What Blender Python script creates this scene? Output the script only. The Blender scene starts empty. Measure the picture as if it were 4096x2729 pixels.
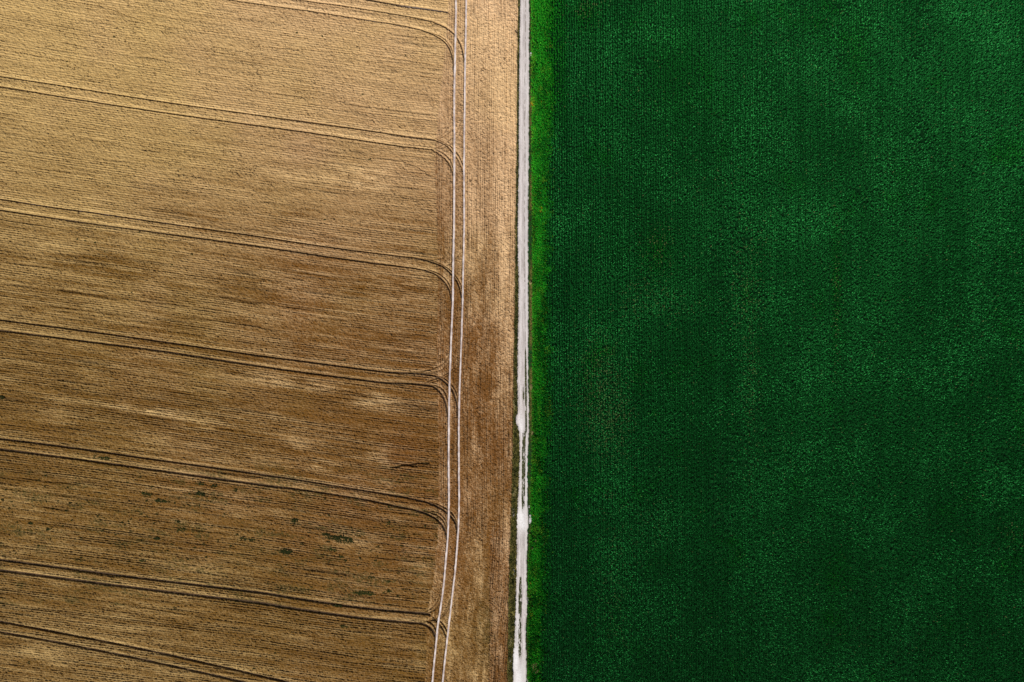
import bpy, math, random
import numpy as np
from mathutils import Vector

# ------------------------------------------------------------------ camera, sky, sun
S = 0.0475                                   # metres per unit of the survey grid (4096 x 2729 units across the view)
CX, CY = 2048.0, 1364.5
sc = bpy.context.scene
COL = sc.collection
cam_d = bpy.data.cameras.new('camera'); cam = bpy.data.objects.new('camera', cam_d); COL.objects.link(cam)
cam_d.sensor_width = 36.0; cam_d.lens = 24.0
cam.location = (0, 0, CX * S * 24.0 / 18.0)
cam_d.clip_start = 1.0; cam_d.clip_end = 6000
sc.camera = cam

SUN_EL, SUN_AZ = 41.0, 207.0                 # azimuth clockwise from the top of the picture
w = bpy.data.worlds.new('World'); sc.world = w; w.use_nodes = True
nt = w.node_tree; bg = nt.nodes['Background']
sky = nt.nodes.new('ShaderNodeTexSky'); sky.sky_type = 'NISHITA'; sky.sun_disc = False
sky.sun_elevation = math.radians(SUN_EL); sky.sun_rotation = math.radians(SUN_AZ)
nt.links.new(sky.outputs[0], bg.inputs[0]); bg.inputs[1].default_value = 0.05
sd = bpy.data.lights.new('sun', 'SUN'); sun = bpy.data.objects.new('sun', sd); COL.objects.link(sun)
sd.energy = 4.6; sd.angle = math.radians(0.5); sd.color = (1.0, 0.945, 0.86)
az, el = math.radians(SUN_AZ), math.radians(SUN_EL)
to_sun = Vector((math.sin(az) * math.cos(el), math.cos(az) * math.cos(el), math.sin(el)))
sun.rotation_euler = to_sun.to_track_quat('Z', 'Y').to_euler()
sc.view_settings.view_transform = 'Standard'; sc.view_settings.look = 'None'
sc.view_settings.exposure = 0.0; sc.view_settings.gamma = 1.0
sc.cycles.use_denoising = False; sc.cycles.filter_width = 1.55; sc.cycles.max_bounces = 4

random.seed(7); RNG = np.random.default_rng(7)

# ------------------------------------------------------------------ helpers
def wx(sx): return (np.asarray(sx, dtype=np.float64) - CX) * S
def wy(sy): return (CY - np.asarray(sy, dtype=np.float64)) * S

def hash2(ix, iy, seed):
    h = (ix.astype(np.int64) * 374761393 + iy.astype(np.int64) * 668265263 + seed * 974634777) & 0xffffffff
    h = ((h ^ (h >> 13)) * 1274126177) & 0xffffffff
    h = ((h ^ (h >> 16)) * 2246822519) & 0xffffffff
    return ((h ^ (h >> 13)) & 0xffffff).astype(np.float32) / 16777215.0

def vnoise(x, y, seed):                      # smooth value noise, 0..1
    x0 = np.floor(x); y0 = np.floor(y)
    fx = (x - x0).astype(np.float32); fy = (y - y0).astype(np.float32)
    fx = fx * fx * (3 - 2 * fx); fy = fy * fy * (3 - 2 * fy)
    x0 = x0.astype(np.int64); y0 = y0.astype(np.int64)
    a = hash2(x0, y0, seed); b = hash2(x0 + 1, y0, seed)
    c = hash2(x0, y0 + 1, seed); d = hash2(x0 + 1, y0 + 1, seed)
    return (a * (1 - fx) + b * fx) * (1 - fy) + (c * (1 - fx) + d * fx) * fy

def fbm(x, y, seed, n=3):
    s = 0; a = 1.0; t = 0
    for k in range(n):
        s = s + a * vnoise(x * 2 ** k, y * 2 ** k, seed + 17 * k); t += a; a *= 0.5
    return s / t

def sstep(a, b, x):
    t = np.clip((x - a) / (b - a), 0, 1); return t * t * (3 - 2 * t)

def tag(o, label=None, cat=None, group=None, kind=None):
    if label: o['label'] = label
    if cat: o['category'] = cat
    if group: o['group'] = group
    if kind: o['kind'] = kind
    return o

def mesh_obj(name, V, F, mat, attrs=None, smooth=True, parent=None):
    V = np.ascontiguousarray(V, dtype=np.float32); F = np.ascontiguousarray(F, dtype=np.int32)
    k = F.shape[1]
    me = bpy.data.meshes.new(name)
    me.vertices.add(len(V)); me.vertices.foreach_set('co', V.ravel())
    me.loops.add(F.size); me.loops.foreach_set('vertex_index', F.ravel())
    me.polygons.add(len(F)); me.polygons.foreach_set('loop_start', np.arange(0, F.size, k, dtype=np.int32))
    try: me.polygons.foreach_set('loop_total', np.full(len(F), k, dtype=np.int32))
    except Exception: pass
    me.polygons.foreach_set('use_smooth', np.full(len(F), smooth, dtype=bool))
    for n, a in (attrs or {}).items():
        at = me.attributes.new(n, 'FLOAT', 'POINT'); at.data.foreach_set('value', np.ascontiguousarray(a, dtype=np.float32).ravel())
    me.update(calc_edges=True)
    o = bpy.data.objects.new(name, me); COL.objects.link(o)
    me.materials.append(mat)
    if parent: o.parent = parent
    return o

def grid_faces(ny, nx, keep=None):
    i = np.arange(ny * nx, dtype=np.int32).reshape(ny, nx)
    F = np.stack([i[:-1, :-1], i[1:, :-1], i[1:, 1:], i[:-1, 1:]], -1).reshape(-1, 4)   # rows run down the picture: normals up
    if keep is not None: F = F[keep.reshape(-1)]
    return F

def smooth_line(P, step=10.0):               # Catmull-Rom through measured points, resampled
    P = np.array(P, dtype=float)
    if P[0, 0] == -200: P = np.vstack([P[0] + (P[0] - P[1]) * (700 / (P[1, 0] - P[0, 0])), P])   # tramlines run on past the view
    Q = np.vstack([2 * P[0] - P[1], P, 2 * P[-1] - P[-2]])
    out = []
    for i in range(1, len(Q) - 2):
        n = max(2, int(np.linalg.norm(Q[i + 1] - Q[i]) / step))
        t = np.linspace(0, 1, n, endpoint=False)[:, None]
        out.append(0.5 * (2 * Q[i] + (Q[i + 1] - Q[i - 1]) * t + (2 * Q[i - 1] - 5 * Q[i] + 4 * Q[i + 1] - Q[i + 2]) * t ** 2
                          + (3 * Q[i] - Q[i - 1] - 3 * Q[i + 1] + Q[i + 2]) * t ** 3))
    out.append(P[-1:])
    return np.vstack(out)

def interp(P, y):                            # x of a line given as (x, y) points, at y
    P = np.array(P, dtype=float); o = np.argsort(P[:, 1]); return np.interp(y, P[o, 1], P[o, 0])

# ------------------------------------------------------------------ materials
class NT:
    def __init__(s, name, rough=0.9, spec=0.2):
        s.m = bpy.data.materials.new(name); s.m.use_nodes = True; s.t = s.m.node_tree
        s.b = s.t.nodes['Principled BSDF']; s.b.inputs['Roughness'].default_value = rough
        s.b.inputs['Specular IOR Level'].default_value = spec
        s.geo = s.t.nodes.new('ShaderNodeNewGeometry')
    def put(s, sock, v):
        if hasattr(v, 'is_linked') or isinstance(v, bpy.types.NodeSocket): s.t.links.new(v, sock)
        else: sock.default_value = v
    def mix(s, f, a, b, mode='MIX'):
        n = s.t.nodes.new('ShaderNodeMix'); n.data_type = 'RGBA'; n.blend_type = mode; n.clamp_factor = True
        c = lambda q: (*q, 1) if isinstance(q, tuple) and len(q) == 3 else q
        s.put(n.inputs[0], f); s.put(n.inputs[6], c(a)); s.put(n.inputs[7], c(b)); return n.outputs[2]
    def noise(s, scale, detail=3, vec=None, stretch=None, rough=0.6):
        v = vec or s.geo.outputs['Position']
        if stretch:
            m = s.t.nodes.new('ShaderNodeMapping'); m.inputs['Scale'].default_value = stretch[:3]
            if len(stretch) > 3: m.inputs['Rotation'].default_value = (0, 0, stretch[3])
            s.t.links.new(v, m.inputs[0]); v = m.outputs[0]
        n = s.t.nodes.new('ShaderNodeTexNoise'); n.inputs['Scale'].default_value = scale
        n.inputs['Detail'].default_value = detail; n.inputs['Roughness'].default_value = rough
        s.t.links.new(v, n.inputs['Vector']); return n.outputs['Fac']
    def ramp(s, f, a, b, lo=0.0, hi=1.0):
        n = s.t.nodes.new('ShaderNodeMapRange'); n.interpolation_type = 'SMOOTHSTEP'
        s.put(n.inputs[0], f); n.inputs[1].default_value = a; n.inputs[2].default_value = b
        n.inputs[3].default_value = lo; n.inputs[4].default_value = hi; return n.outputs[0]
    def math(s, op, a, b=0.0):
        n = s.t.nodes.new('ShaderNodeMath'); n.operation = op; s.put(n.inputs[0], a); s.put(n.inputs[1], b); return n.outputs[0]
    def attr(s, name):
        n = s.t.nodes.new('ShaderNodeAttribute'); n.attribute_name = name; return n.outputs['Fac']
    def done(s, c): s.put(s.b.inputs['Base Color'], c); return s.m

# ripe cereal: 'dry' = blend from brown to pale straw, 'soil' = bare earth between rows, 'weed' = green undergrowth, 'ochre' = yellow against pink cast
n = NT('ripe_cereal', 0.85, 0.12)
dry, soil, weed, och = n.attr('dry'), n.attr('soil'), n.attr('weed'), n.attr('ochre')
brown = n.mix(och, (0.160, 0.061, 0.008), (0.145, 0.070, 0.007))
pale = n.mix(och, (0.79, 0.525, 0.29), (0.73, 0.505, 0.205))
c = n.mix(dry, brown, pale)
c = n.mix(n.ramp(n.noise(3.2, 3), 0.4, 0.75, 0, 0.30), c, n.mix(0.4, c, (0.78, 0.56, 0.33)))
c = n.mix(n.ramp(n.noise(2.1, 3), 0.5, 0.8, 0, 0.55), c, (0.10, 0.047, 0.012))
c = n.mix(soil, c, (0.030, 0.013, 0.003))
c = n.mix(weed, c, (0.040, 0.042, 0.008))
M_WHEAT = n.done(c)

n = NT('dark_rut_earth', 0.95, 0.1)
chalky = n.attr('chalky')
c = n.mix(n.noise(6, 3), (0.050, 0.030, 0.017), (0.11, 0.07, 0.042))
c = n.mix(chalky, c, n.mix(n.noise(3, 3), (0.16, 0.12, 0.11), (0.52, 0.46, 0.46)))
M_RUT = n.done(c)

n = NT('chalk_dust', 0.95, 0.1)
c = n.mix(n.ramp(n.noise(0.8, 4), 0.3, 0.7), (0.44, 0.37, 0.36), (0.82, 0.75, 0.74))
c = n.mix(n.ramp(n.noise(3.5, 3), 0.58, 0.74, 0, .5), c, (0.34, 0.25, 0.17))
M_TRACK = n.done(c)

n = NT('chalk_road', 0.95, 0.1)
c = n.mix(n.ramp(n.noise(1.0, 4, stretch=(3.0, 0.25, 1)), 0.3, 0.7), (0.42, 0.375, 0.36), (0.68, 0.62, 0.60))
c = n.mix(n.ramp(n.noise(5, 3), 0.48, 0.72, 0, 0.45), c, (0.34, 0.29, 0.28))
c = n.mix(n.attr('worn'), c, (0.80, 0.75, 0.75))
c = n.mix(n.math('MULTIPLY', n.attr('chalk'), n.ramp(n.noise(4, 4), 0.25, 0.6, 0.55, 1.0)), c, (0.86, 0.84, 0.84))
c = n.mix(n.attr('speck'), c, (0.15, 0.13, 0.09))
c = n.mix(n.attr('green'), c, n.mix(n.noise(4, 2), (0.045, 0.070, 0.022), (0.20, 0.20, 0.11)))
M_ROAD = n.done(c)

def leafy(name, dark, light, tint, rough=0.55, spec=0.4, fresh=None):
    n = NT(name, rough, spec)
    if fresh:
        fr = n.math('MAXIMUM', n.ramp(n.noise(0.09, 3), 0.55, 0.75, 0, .8), n.attr('lush'))
        light = n.mix(fr, light, fresh); dark = n.mix(n.math('MULTIPLY', fr, .7), dark, (0.0005, 0.075, 0.0035))
    c = n.mix(n.attr('var'), dark, light)
    c = n.mix(n.attr('tint'), c, tint)
    return n.done(c)
M_CROP = leafy('row_crop_leaf', (0.0001, 0.055, 0.0060), (0.042, 0.42, 0.090), (0.20, 0.22, 0.085), 0.7, 0.06, (0.012, 0.26, 0.010))
M_MARGIN = leafy('bright_margin_leaf', (0.0008, 0.050, 0.003), (0.035, 0.52, 0.020), (0.26, 0.42, 0.03), 0.7, 0.10)
M_VERGE = leafy('verge_grass_blade', (0.035, 0.045, 0.008), (0.26, 0.22, 0.06), (0.30, 0.24, 0.10), 0.8, 0.15)
M_WEED = leafy('weed_leaf', (0.012, 0.018, 0.003), (0.058, 0.070, 0.012), (0.15, 0.12, 0.03), 0.8, 0.15)
M_STRAW = leafy('dry_grass_stem', (0.16, 0.13, 0.04), (0.55, 0.48, 0.22), (0.5, 0.4, 0.15), 0.8, 0.15)
M_FLOWER = leafy('yellow_flower_head', (0.30, 0.22, 0.01), (0.60, 0.42, 0.02), (0.5, 0.3, 0.02), 0.8, 0.15)

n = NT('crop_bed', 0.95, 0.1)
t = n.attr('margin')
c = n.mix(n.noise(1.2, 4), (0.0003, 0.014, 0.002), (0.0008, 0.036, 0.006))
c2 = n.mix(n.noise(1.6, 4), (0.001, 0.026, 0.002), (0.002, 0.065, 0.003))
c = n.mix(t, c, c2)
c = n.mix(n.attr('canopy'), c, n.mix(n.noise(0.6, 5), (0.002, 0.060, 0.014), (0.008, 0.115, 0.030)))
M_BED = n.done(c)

n = NT('verge_turf', 0.95, 0.1)
c = n.mix(n.ramp(n.noise(0.55, 4), 0.35, 0.7), (0.003, 0.058, 0.013), (0.014, 0.062, 0.006))
c = n.mix(n.math('MULTIPLY', n.attr('olive'), n.ramp(n.noise(0.5, 3), 0.2, 0.6)), c, (0.22, 0.175, 0.045))
c = n.mix(n.ramp(n.noise(1.4, 3), 0.58, 0.75, 0, 0.5), c, (0.12, 0.12, 0.04))
M_TURF = n.done(c)

n = NT('field_soil', 0.95, 0.1); M_SOIL = n.done(n.mix(n.noise(0.5, 4), (0.05, 0.035, 0.02), (0.10, 0.07, 0.04)))
n = NT('pale_stone', 0.9, 0.2)
M_STONE = n.done(n.mix(n.noise(5, 3), (0.48, 0.45, 0.45), (0.86, 0.84, 0.84)))
n = NT('grey_stone', 0.9, 0.2)
M_GREY = n.done(n.mix(n.noise(5, 3), (0.14, 0.125, 0.135), (0.46, 0.42, 0.43)))
n = NT('weathered_wood', 0.9, 0.1); M_WOOD = n.done(n.mix(n.noise(9, 2), (0.025, 0.018, 0.012), (0.06, 0.045, 0.03)))

# ------------------------------------------------------------------ measured lines of the place (survey grid units)
TRACK_L = [(1824,-3000),(1824,-400),(1824,0),(1823,114),(1821,192),(1820,270),(1818,347),(1817.5,467),(1818,600),(1817,750),(1816,900),(1813,1050),
           (1811.6,1200),(1809,1260),(1804.5,1370),(1799,1520),(1796,1670),(1795,1840),(1796,1990),(1795,2050),(1793,2110),(1791,2155),
           (1784.5,2230),(1778,2305),(1774,2349),(1761,2445),(1753.5,2487),(1746,2559),(1737,2649),(1729.5,2729),(1700,3000),(1660,5700)]
TRACK_R = [(1866,-3000),(1866,-400),(1865,0),(1863.5,120),(1862,192),(1859.5,347),(1858.5,450),(1856.5,660),(1856.5,900),(1852.5,1110),(1851,1200),
           (1848,1290),(1845.5,1370),(1840,1520),(1836,1670),(1835.5,1840),(1836.5,1990),(1835,2080),(1832,2140),(1825,2230),(1819,2300),
           (1813,2349),(1802,2445),(1797,2487),(1789,2559),(1779,2649),(1771,2729),(1742,3000),(1702,5700)]
WHEAT_EDGE = [(2078,-3000),(2076,0),(2071,470),(2065,900),(2059,1370),(2056,1600),(2052,1840),(2049,1960),(2044,2140),(2039,2260),(2036,2400),(2034,2560),(2031,2729),(2028,3000),(2020,5700)]
ROAD_L = [(2082,-3000),(2078,0),(2076,120),(2073.5,240),(2072,470),(2072,690),(2068,900),(2070,1050),(2072.5,1110),(2072,1200),(2070,1370),(2068,1520),
          (2070,1655),(2060,1668),(2062,1690),(2076,1728),(2078,1840),(2073,1960),(2068,2050),(2066,2085),(2067,2125),(2065,2310),(2061,2440),(2057,2560),(2052,2620),(2050,2660),(2051,2729),(2051,3000),(2046,5700)]
ROAD_R = [(2122,-3000),(2117.5,0),(2117,120),(2116,470),(2115,690),(2112,900),(2113,1050),(2113.5,1370),(2113,1520),(2116,1650),(2116,1730),(2111,1800),(2110,1900),
          (2111,1960),(2111,2050),(2114,2066),(2114,2095),(2111,2120),(2110,2150),(2107,2310),(2109,2400),(2109,2440),(2105,2480),(2104,2560),(2106,2660),(2106,2729),(2108,3000),(2102,5700)]
BED_L = [(2126,-3000),(2123,0),(2124,250),(2124,470),(2126,700),(2128,900),(2129,1100),(2130,1370),(2128,1600),(2126,1840),(2119,2000),(2124,2080),(2114,2200),(2111,2400),(2110,2729),(2108,5700)]
BAND_R = [(2200,-3000),(2196,0),(2192,470),(2187,900),(2186,1370),(2182,1700),(2175,2000),(2170,2200),(2165,2500),(2158,2729),(2158,5700)]
FIELD_R = [(1795,-3000),(1793,0),(1790,100),(1752,480),(1740,650),(1750,900),(1753,1100),(1748,1370),(1752,1600),(1756,1900),(1752,2150),(1735,2300),(1712,2450),(1700,2729),(1650,3000),(1600,5700)]

TU = [  # the paired tramlines: (upper, lower)
 ([(-200,-250),(300,-135),(1187,0),(1348,22),(1552,54),(1696,80),(1748,96),(1796,122),(1826,150),(1845,187),(1855,230),(1859,275)],
  [(-200,-210),(300,-92),(1000,13),(1204,41),(1361,65),(1500,87),(1622,107),(1692,124),(1748,148),(1783,174),(1802,205),(1812,240),(1816,290)]),
 ([(-200,277),(0,307),(257,346),(609,402),(1024,461),(1217,487),(1435,518),(1609,544),(1738,560)],
  [(-200,317),(0,347),(348,404.5),(696,457),(1024,502),(1217,528.5),(1435,561),(1609,587),(1731,600)]),
 ([(-200,766),(0,797),(196,828),(391,854),(609,886),(826,917),(1024,945),(1320,990),(1600,1026),(1660,1032),(1720,1047),(1768,1065),(1795,1087),(1822,1116),(1838,1149),(1847,1190)],
  [(-200,810),(0,841),(304,886),(609,928),(1024,984),(1320,1029),(1600,1066),(1675,1077),(1720,1088),(1750,1103),(1780,1130),(1795,1155),(1804,1182),(1809,1215)]),
 ([(-200,1253),(0,1280),(304,1319),(609,1361),(1024,1420.5),(1204,1444),(1509,1484),(1600,1491),(1690,1496),(1750,1508),(1780,1529),(1806,1556),(1822,1592),(1831,1634),(1834,1680)],
  [(-200,1294),(0,1321),(326,1363),(652,1405),(1024,1462),(1204,1488),(1509,1527),(1600,1533),(1690,1538),(1735,1548),(1765,1574),(1780,1604),(1788,1634),(1793,1680)]),
 ([(-200,1729),(0,1754),(304,1792),(609,1836),(1024,1894),(1204,1921),(1444,1960),(1600,1985),(1645,1994),(1705,2008),(1750,2026),(1786,2049),(1810,2072),(1825,2100),(1831,2140)],
  [(-200,1770),(0,1795),(304,1835),(609,1877),(1024,1935),(1204,1958),(1444,1995),(1600,2027),(1645,2036),(1690,2048),(1735,2069),(1763,2092),(1779,2116),(1787,2142),(1790,2170)]),
 ([(-200,2212),(0,2238),(304,2277.5),(609,2317),(1024,2367),(1161,2388.5),(1378,2421),(1552,2441),(1683,2451),(1720,2458)],
  [(-200,2253),(0,2279),(304,2319),(609,2358),(1024,2408),(1161,2430),(1422,2467),(1639,2489),(1690,2494),(1722,2511),(1737,2530),(1745,2556)]),
 ([(-200,2446),(0,2484),(217,2525),(435,2567),(652,2612.5),(900,2668),(1052,2704),(1152,2727),(1500,2815)],
  [(-200,2487),(0,2525.5),(217,2565),(478,2617),(739,2673),(913,2712.5),(1400,2830)]),
]
ARCS = [  # turning arcs: (points, half width, depth)
 ([(1716,82),(1765,100),(1808,128),(1838,165),(1853,205),(1861,250)], 2.0, .8),
 ([(1720,132),(1765,148),(1795,176),(1810,205),(1817,240)], 2.0, .8),
 ([(1738,558),(1780,531),(1798,495),(1810,456),(1814,400)], 1.5, .6), ([(1750,557),(1786,540),(1812,508),(1817,470)], 1.5, .6),
 ([(1729,598),(1768,582),(1808,553),(1830,522),(1846,487),(1856,440)], 1.7, .7), ([(1745,598),(1786,586),(1819,561),(1840,533),(1852,500)], 1.7, .7),
 ([(1738,561),(1768,573),(1792,588),(1816,618),(1837,648),(1852,688)], 2.2, .9), ([(1750,558),(1792,579),(1818,600),(1838,627),(1854,665)], 2.0, .8),
 ([(1729,601),(1750,612),(1774,630),(1795,654),(1807,678),(1816,712)], 2.3, .95), ([(1745,600),(1768,609),(1794,631),(1808,655),(1816,685)], 2.0, .8),
 ([(1700,1036),(1756,1052),(1798,1078),(1826,1108),(1844,1140),(1851,1180)], 1.8, .8), ([(1712,1078),(1758,1096),(1788,1122),(1802,1150),(1811,1190)], 1.8, .8),
 ([(1690,1040),(1756,1036),(1785,1022),(1800,990)], 1.3, .5), ([(1745,1076),(1775,1068),(1808,1048),(1842,1012)], 1.3, .5),
 ([(1640,1490),(1699,1484),(1750,1468),(1780,1447),(1800,1418)], 1.7, .7), ([(1660,1493),(1735,1489),(1775,1472),(1800,1440)], 1.5, .6),
 ([(1700,1532),(1720,1523),(1768,1505),(1810,1477),(1836,1440)], 1.6, .7), ([(1710,1536),(1765,1516),(1806,1492),(1838,1458)], 1.5, .6),
 ([(1715,1498),(1765,1508),(1798,1530),(1822,1562),(1835,1610)], 1.8, .8), ([(1700,1538),(1745,1543),(1774,1560),(1790,1592),(1796,1630)], 1.8, .8),
 ([(1720,2006),(1768,2024),(1806,2050),(1826,2084),(1833,2120)], 2.0, .8), ([(1700,2044),(1745,2058),(1774,2082),(1788,2120)], 2.0, .8), ([(1712,2042),(1755,2050),(1782,2078),(1791,2105)], 1.6, .6),
 ([(1700,2448),(1735,2424),(1756,2391),(1768,2350)], 1.8, .7), ([(1708,2452),(1738,2438),(1757,2414),(1768,2385)], 1.8, .7),
 ([(1680,2490),(1705,2485),(1744,2474),(1768,2458),(1788,2432),(1802,2395)], 2.0, .8), ([(1735,2480),(1762,2470),(1784,2450),(1800,2420)], 1.8, .7),
 ([(1744,2474),(1762,2484),(1778,2502),(1790,2528)], 2.2, .9), ([(1735,2470),(1757,2495),(1775,2520),(1786,2548)], 2.2, .9),
 ([(1700,2484),(1722,2488),(1738,2505),(1749,2530)], 2.0, .8),
 ([(1579,1867),(1600,1864),(1620,1858),(1645,1858),(1670,1853),(1713,1852)], 2.2, .7),
]
THIN = [  # single darker drill lines
 [(1000,185),(1217,200),(1435,218),(1609,240),(1680,252),(1785,266)],
 [(1200,420),(1400,445),(1609,471),(1753,485)],
 [(1300,620),(1600,646),(1733,706)], [(1600,688),(1680,692),(1733,706)],
 [(0,1000),(300,1040),(700,1092),(1024,1130)], [(900,1480),(1080,1512),(1300,1550),(1509,1580),(1600,1588),(1750,1606)],
 [(900,1490),(1240,1536),(1560,1600),(1740,1636)], [(1600,910),(1750,932)], [(1600,1140),(1760,1160)],
 [(0,196),(160,226),(300,250)], [(0,70),(300,40),(560,86),(800,130)],
 [(0,1598),(240,1616),(460,1650),(900,1730),(1500,1800)], [(0,1420),(300,1460),(900,1560)],
 [(0,2350),(400,2400),(900,2480),(1400,2540)], [(0,2420),(500,2480),(1000,2550),(1500,2640)],
 [(0,2180),(600,2255),(1000,2320),(1500,2390)], [(0,1870),(450,1920),(1000,2010),(1600,2090)]]
THIN[10] = [(240,0),(420,32),(620,98),(900,135)]

def row_v(x, y):                             # drill-row coordinate: y shifted so that tramline midlines are level
    xs = np.linspace(-200, 1800, 41)
    ks = []
    for i, (a, b) in enumerate(TU[:6]):
        a = np.array(a); b = np.array(b); a = a[a[:, 0] < 1640]; b = b[b[:, 0] < 1640]
        base = (np.interp(xs, a[:, 0], a[:, 1]) + np.interp(xs, b[:, 0], b[:, 1])) / 2
        sl = (base[28] - base[18]) / (xs[28] - xs[18])
        far = xs > 1500; base[far] = base[xs <= 1500][-1] + (xs[far] - 1500) * sl * 0.8
        ks.append(base)
    ks = [ks[0] - 4800 * 1.0] + ks + [ks[-1] + 4800]
    tv = np.array([-480 * 10.0] + [480 * i for i in range(6)] + [480 * 15.0])
    K = np.stack([np.interp(x, xs, k) for k in ks])          # (8, nx)
    v = np.empty((len(y), len(x)), dtype=np.float32)
    for j in range(len(x)):
        v[:, j] = np.interp(y, K[:, j], tv)
    return v

def axis(lo, hi, step, far, side):           # fine inside, growing outside the view; side: which ends grow
    a = list(np.arange(lo, hi + step * .5, step))
    if 'l' in side:
        s_, p, L = step * 4, lo, []
        while p > lo - far: p -= s_; s_ *= 1.25; L.append(p)
        a = L[::-1] + a
    if 'r' in side:
        s_, p, L = step * 4, a[-1], []
        while p < hi + far: p += s_; s_ *= 1.25; L.append(p)
        a = a + L
    return np.array(a)

def gauss(X, Y, L):
    g = np.zeros_like(X)
    for x, y, rx, ry, a in L:
        u = (X - x); v_ = (Y - y) - 0.13 * u
        g += a * np.exp(-(u / rx) ** 2 - (v_ / ry) ** 2)
    return g

# ------------------------------------------------------------------ ground
g = 2600.0
ground = mesh_obj('ground', [(-g, -g, -.12), (g, -g, -.12), (g, g, -.12), (-g, g, -.12)], [(0, 1, 2, 3)], M_SOIL, smooth=False)
tag(ground, kind='structure')

# ------------------------------------------------------------------ wheat field
ax = axis(-500, 2080, 2.0, 24000, 'l'); ay = axis(-440, 3170, 1.6, 24000, 'lr')
nx, ny = len(ax), len(ay)
X, Y = np.meshgrid(ax.astype(np.float32), ay.astype(np.float32))
V = row_v(ax, ay)
fieldR = interp(FIELD_R, ay)[:, None] + (vnoise(Y / 9, Y * 0, 3) - .5) * 5
trackL = interp(TRACK_L, ay)[:, None]; edge = interp(WHEAT_EDGE, ay)[:, None] + (fbm(Y / 20, Y * 0 + 4, 5, 4) - .5) * 8
head = sstep(-3, 3, X - fieldR)              # 1 in the headland (rows along the road)
inside = (sstep(-500, -460, X) * (1 - sstep(3130, 3170, Y)) * sstep(-440, -400, Y)).astype(np.float32)
U = X - trackL * 0.9
P1, P2 = 8.9, 8.6
wob = (fbm(X / 90, V / 12, 11, 2) - .5) * 1.6
r1 = 0.5 + 0.5 * np.cos(2 * np.pi * (V + wob) / P1)
wob2 = (fbm(X / 12, Y / 60, 12, 2) - .5) * 2.0
r2 = 0.5 + 0.5 * np.cos(2 * np.pi * (U + wob2) / P2)
# per-row strength: long streaks along each row
k1 = vnoise(X / 420, np.floor(V / P1) * 1.37, 21) * .65 + vnoise(X / 50, np.floor(V / P1) * 2.1, 22) * .35
k2 = vnoise(np.floor(U / P2) * 1.37, Y / 190, 23) * .6 + vnoise(np.floor(U / P2) * 2.1, Y / 30, 24) * .4
band1 = fbm(X / 400, V / 26, 25, 3); band2 = fbm(X / 20, Y / 500, 26, 3)
gap1 = (1 - r1) ** 1.3 * sstep(.30, .86, k1 * .75 + band1 * .42)
gap2 = (1 - r2) ** 1.3 * sstep(.30, .86, k2 * .75 + band2 * .40) * (.55 + .9 * vnoise(X / 5, Y / 6, 27))
irr = sstep(.60, .88, vnoise(X / 330, V / 5.2, 161) * .62 + vnoise(X / 90, V / 3.6, 162) * .38) * (.5 + .5 * vnoise(X / 60, V / 30, 163))
gap1 = np.maximum(gap1 * (.62 + .22 * sstep(900, 1900, Y)), irr)
irr2 = sstep(.62, .90, vnoise(X / 5.2, Y / 300, 164) * .62 + vnoise(X / 3.8, Y / 60, 165) * .38)
lowhead = sstep(1963, 1955, X) * sstep(2090, 2170, Y)
gap2 = np.maximum(gap2 * .85, irr2 * .9) * (1 - .6 * lowhead) + .25 * gap2 * sstep(1955, 1963, X) * sstep(2090, 2170, Y)
gap = gap1 * (1 - head) + gap2 * head
amp_top = 1 - 0.45 * sstep(900, 0, Y)        # crop closes up towards the top of the field
clump = vnoise(X / 3.2, Y / 3.0, 31)
clump2 = vnoise(X / 9 + .3, V / 6, 32) * (1 - head) + vnoise(X / 6, Y / 9, 33) * head
Z = 0.30 - 0.19 * gap * (0.6 + 0.4 * amp_top) + (clump - .5) * 0.16 + (clump2 - .5) * 0.10 + (fbm(X / 40, Y / 25, 34, 2) - .5) * .08
edgeline = np.exp(-((X - fieldR) / 3.0) ** 2) * (0.3 + .7 * vnoise(Y / 60, Y * 0, 35)) * (Y > 400)
Z -= 0.05 * edgeline
smoothp = sstep(.56, .74, fbm(X / 230, Y / 150, 36, 2)) * .6   # flattened spots
Z = Z * (1 - smoothp * .0)

soil = np.clip(gap ** 1.1 * (0.50 + 0.35 * (1 - sstep(0, 1500, -Y + 1500))), 0, 1)
soil *= 0.85
pit = sstep(.74, .9, vnoise(X / 3.6, Y / 3.2, 41)) * sstep(.35, .65, fbm(X / 60, V / 25, 42, 2))
soil = np.maximum(soil, pit * .75); Z -= pit * .12

D = np.full(X.shape, 1e3, dtype=np.float32)   # (distance / half width) to grooves
DEP = np.zeros_like(D)
def carve(P, hw, depth, jit=1.0):
    P = smooth_line(P)
    for (x0, y0), (x1, y1) in zip(P[:-1], P[1:]):
        m = hw * 2.2 + 3
        i0, i1 = np.searchsorted(ay, [min(y0, y1) - m, max(y0, y1) + m]); j0, j1 = np.searchsorted(ax, [min(x0, x1) - m, max(x0, x1) + m])
        if i1 <= i0 or j1 <= j0: continue
        xx = X[i0:i1, j0:j1]; yy = Y[i0:i1, j0:j1]
        L2 = (x1 - x0) ** 2 + (y1 - y0) ** 2 + 1e-9
        t = np.clip(((xx - x0) * (x1 - x0) + (yy - y0) * (y1 - y0)) / L2, 0, 1)
        d = np.hypot(xx - x0 - t * (x1 - x0), yy - y0 - t * (y1 - y0))
        h = depth * (1 - sstep(hw * .75, hw * 1.35 + .8, d + jit * (clump[i0:i1, j0:j1] - .5) * 1.4))
        DEP[i0:i1, j0:j1] = np.maximum(DEP[i0:i1, j0:j1], h)
for i, (a, b) in enumerate(TU):
    hw = (2.2, 2.4, 2.4, 2.9, 3.1, 3.8, 3.5)[i]
    carve(a, hw, 1.0); carve(b, hw, 1.0)
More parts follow.
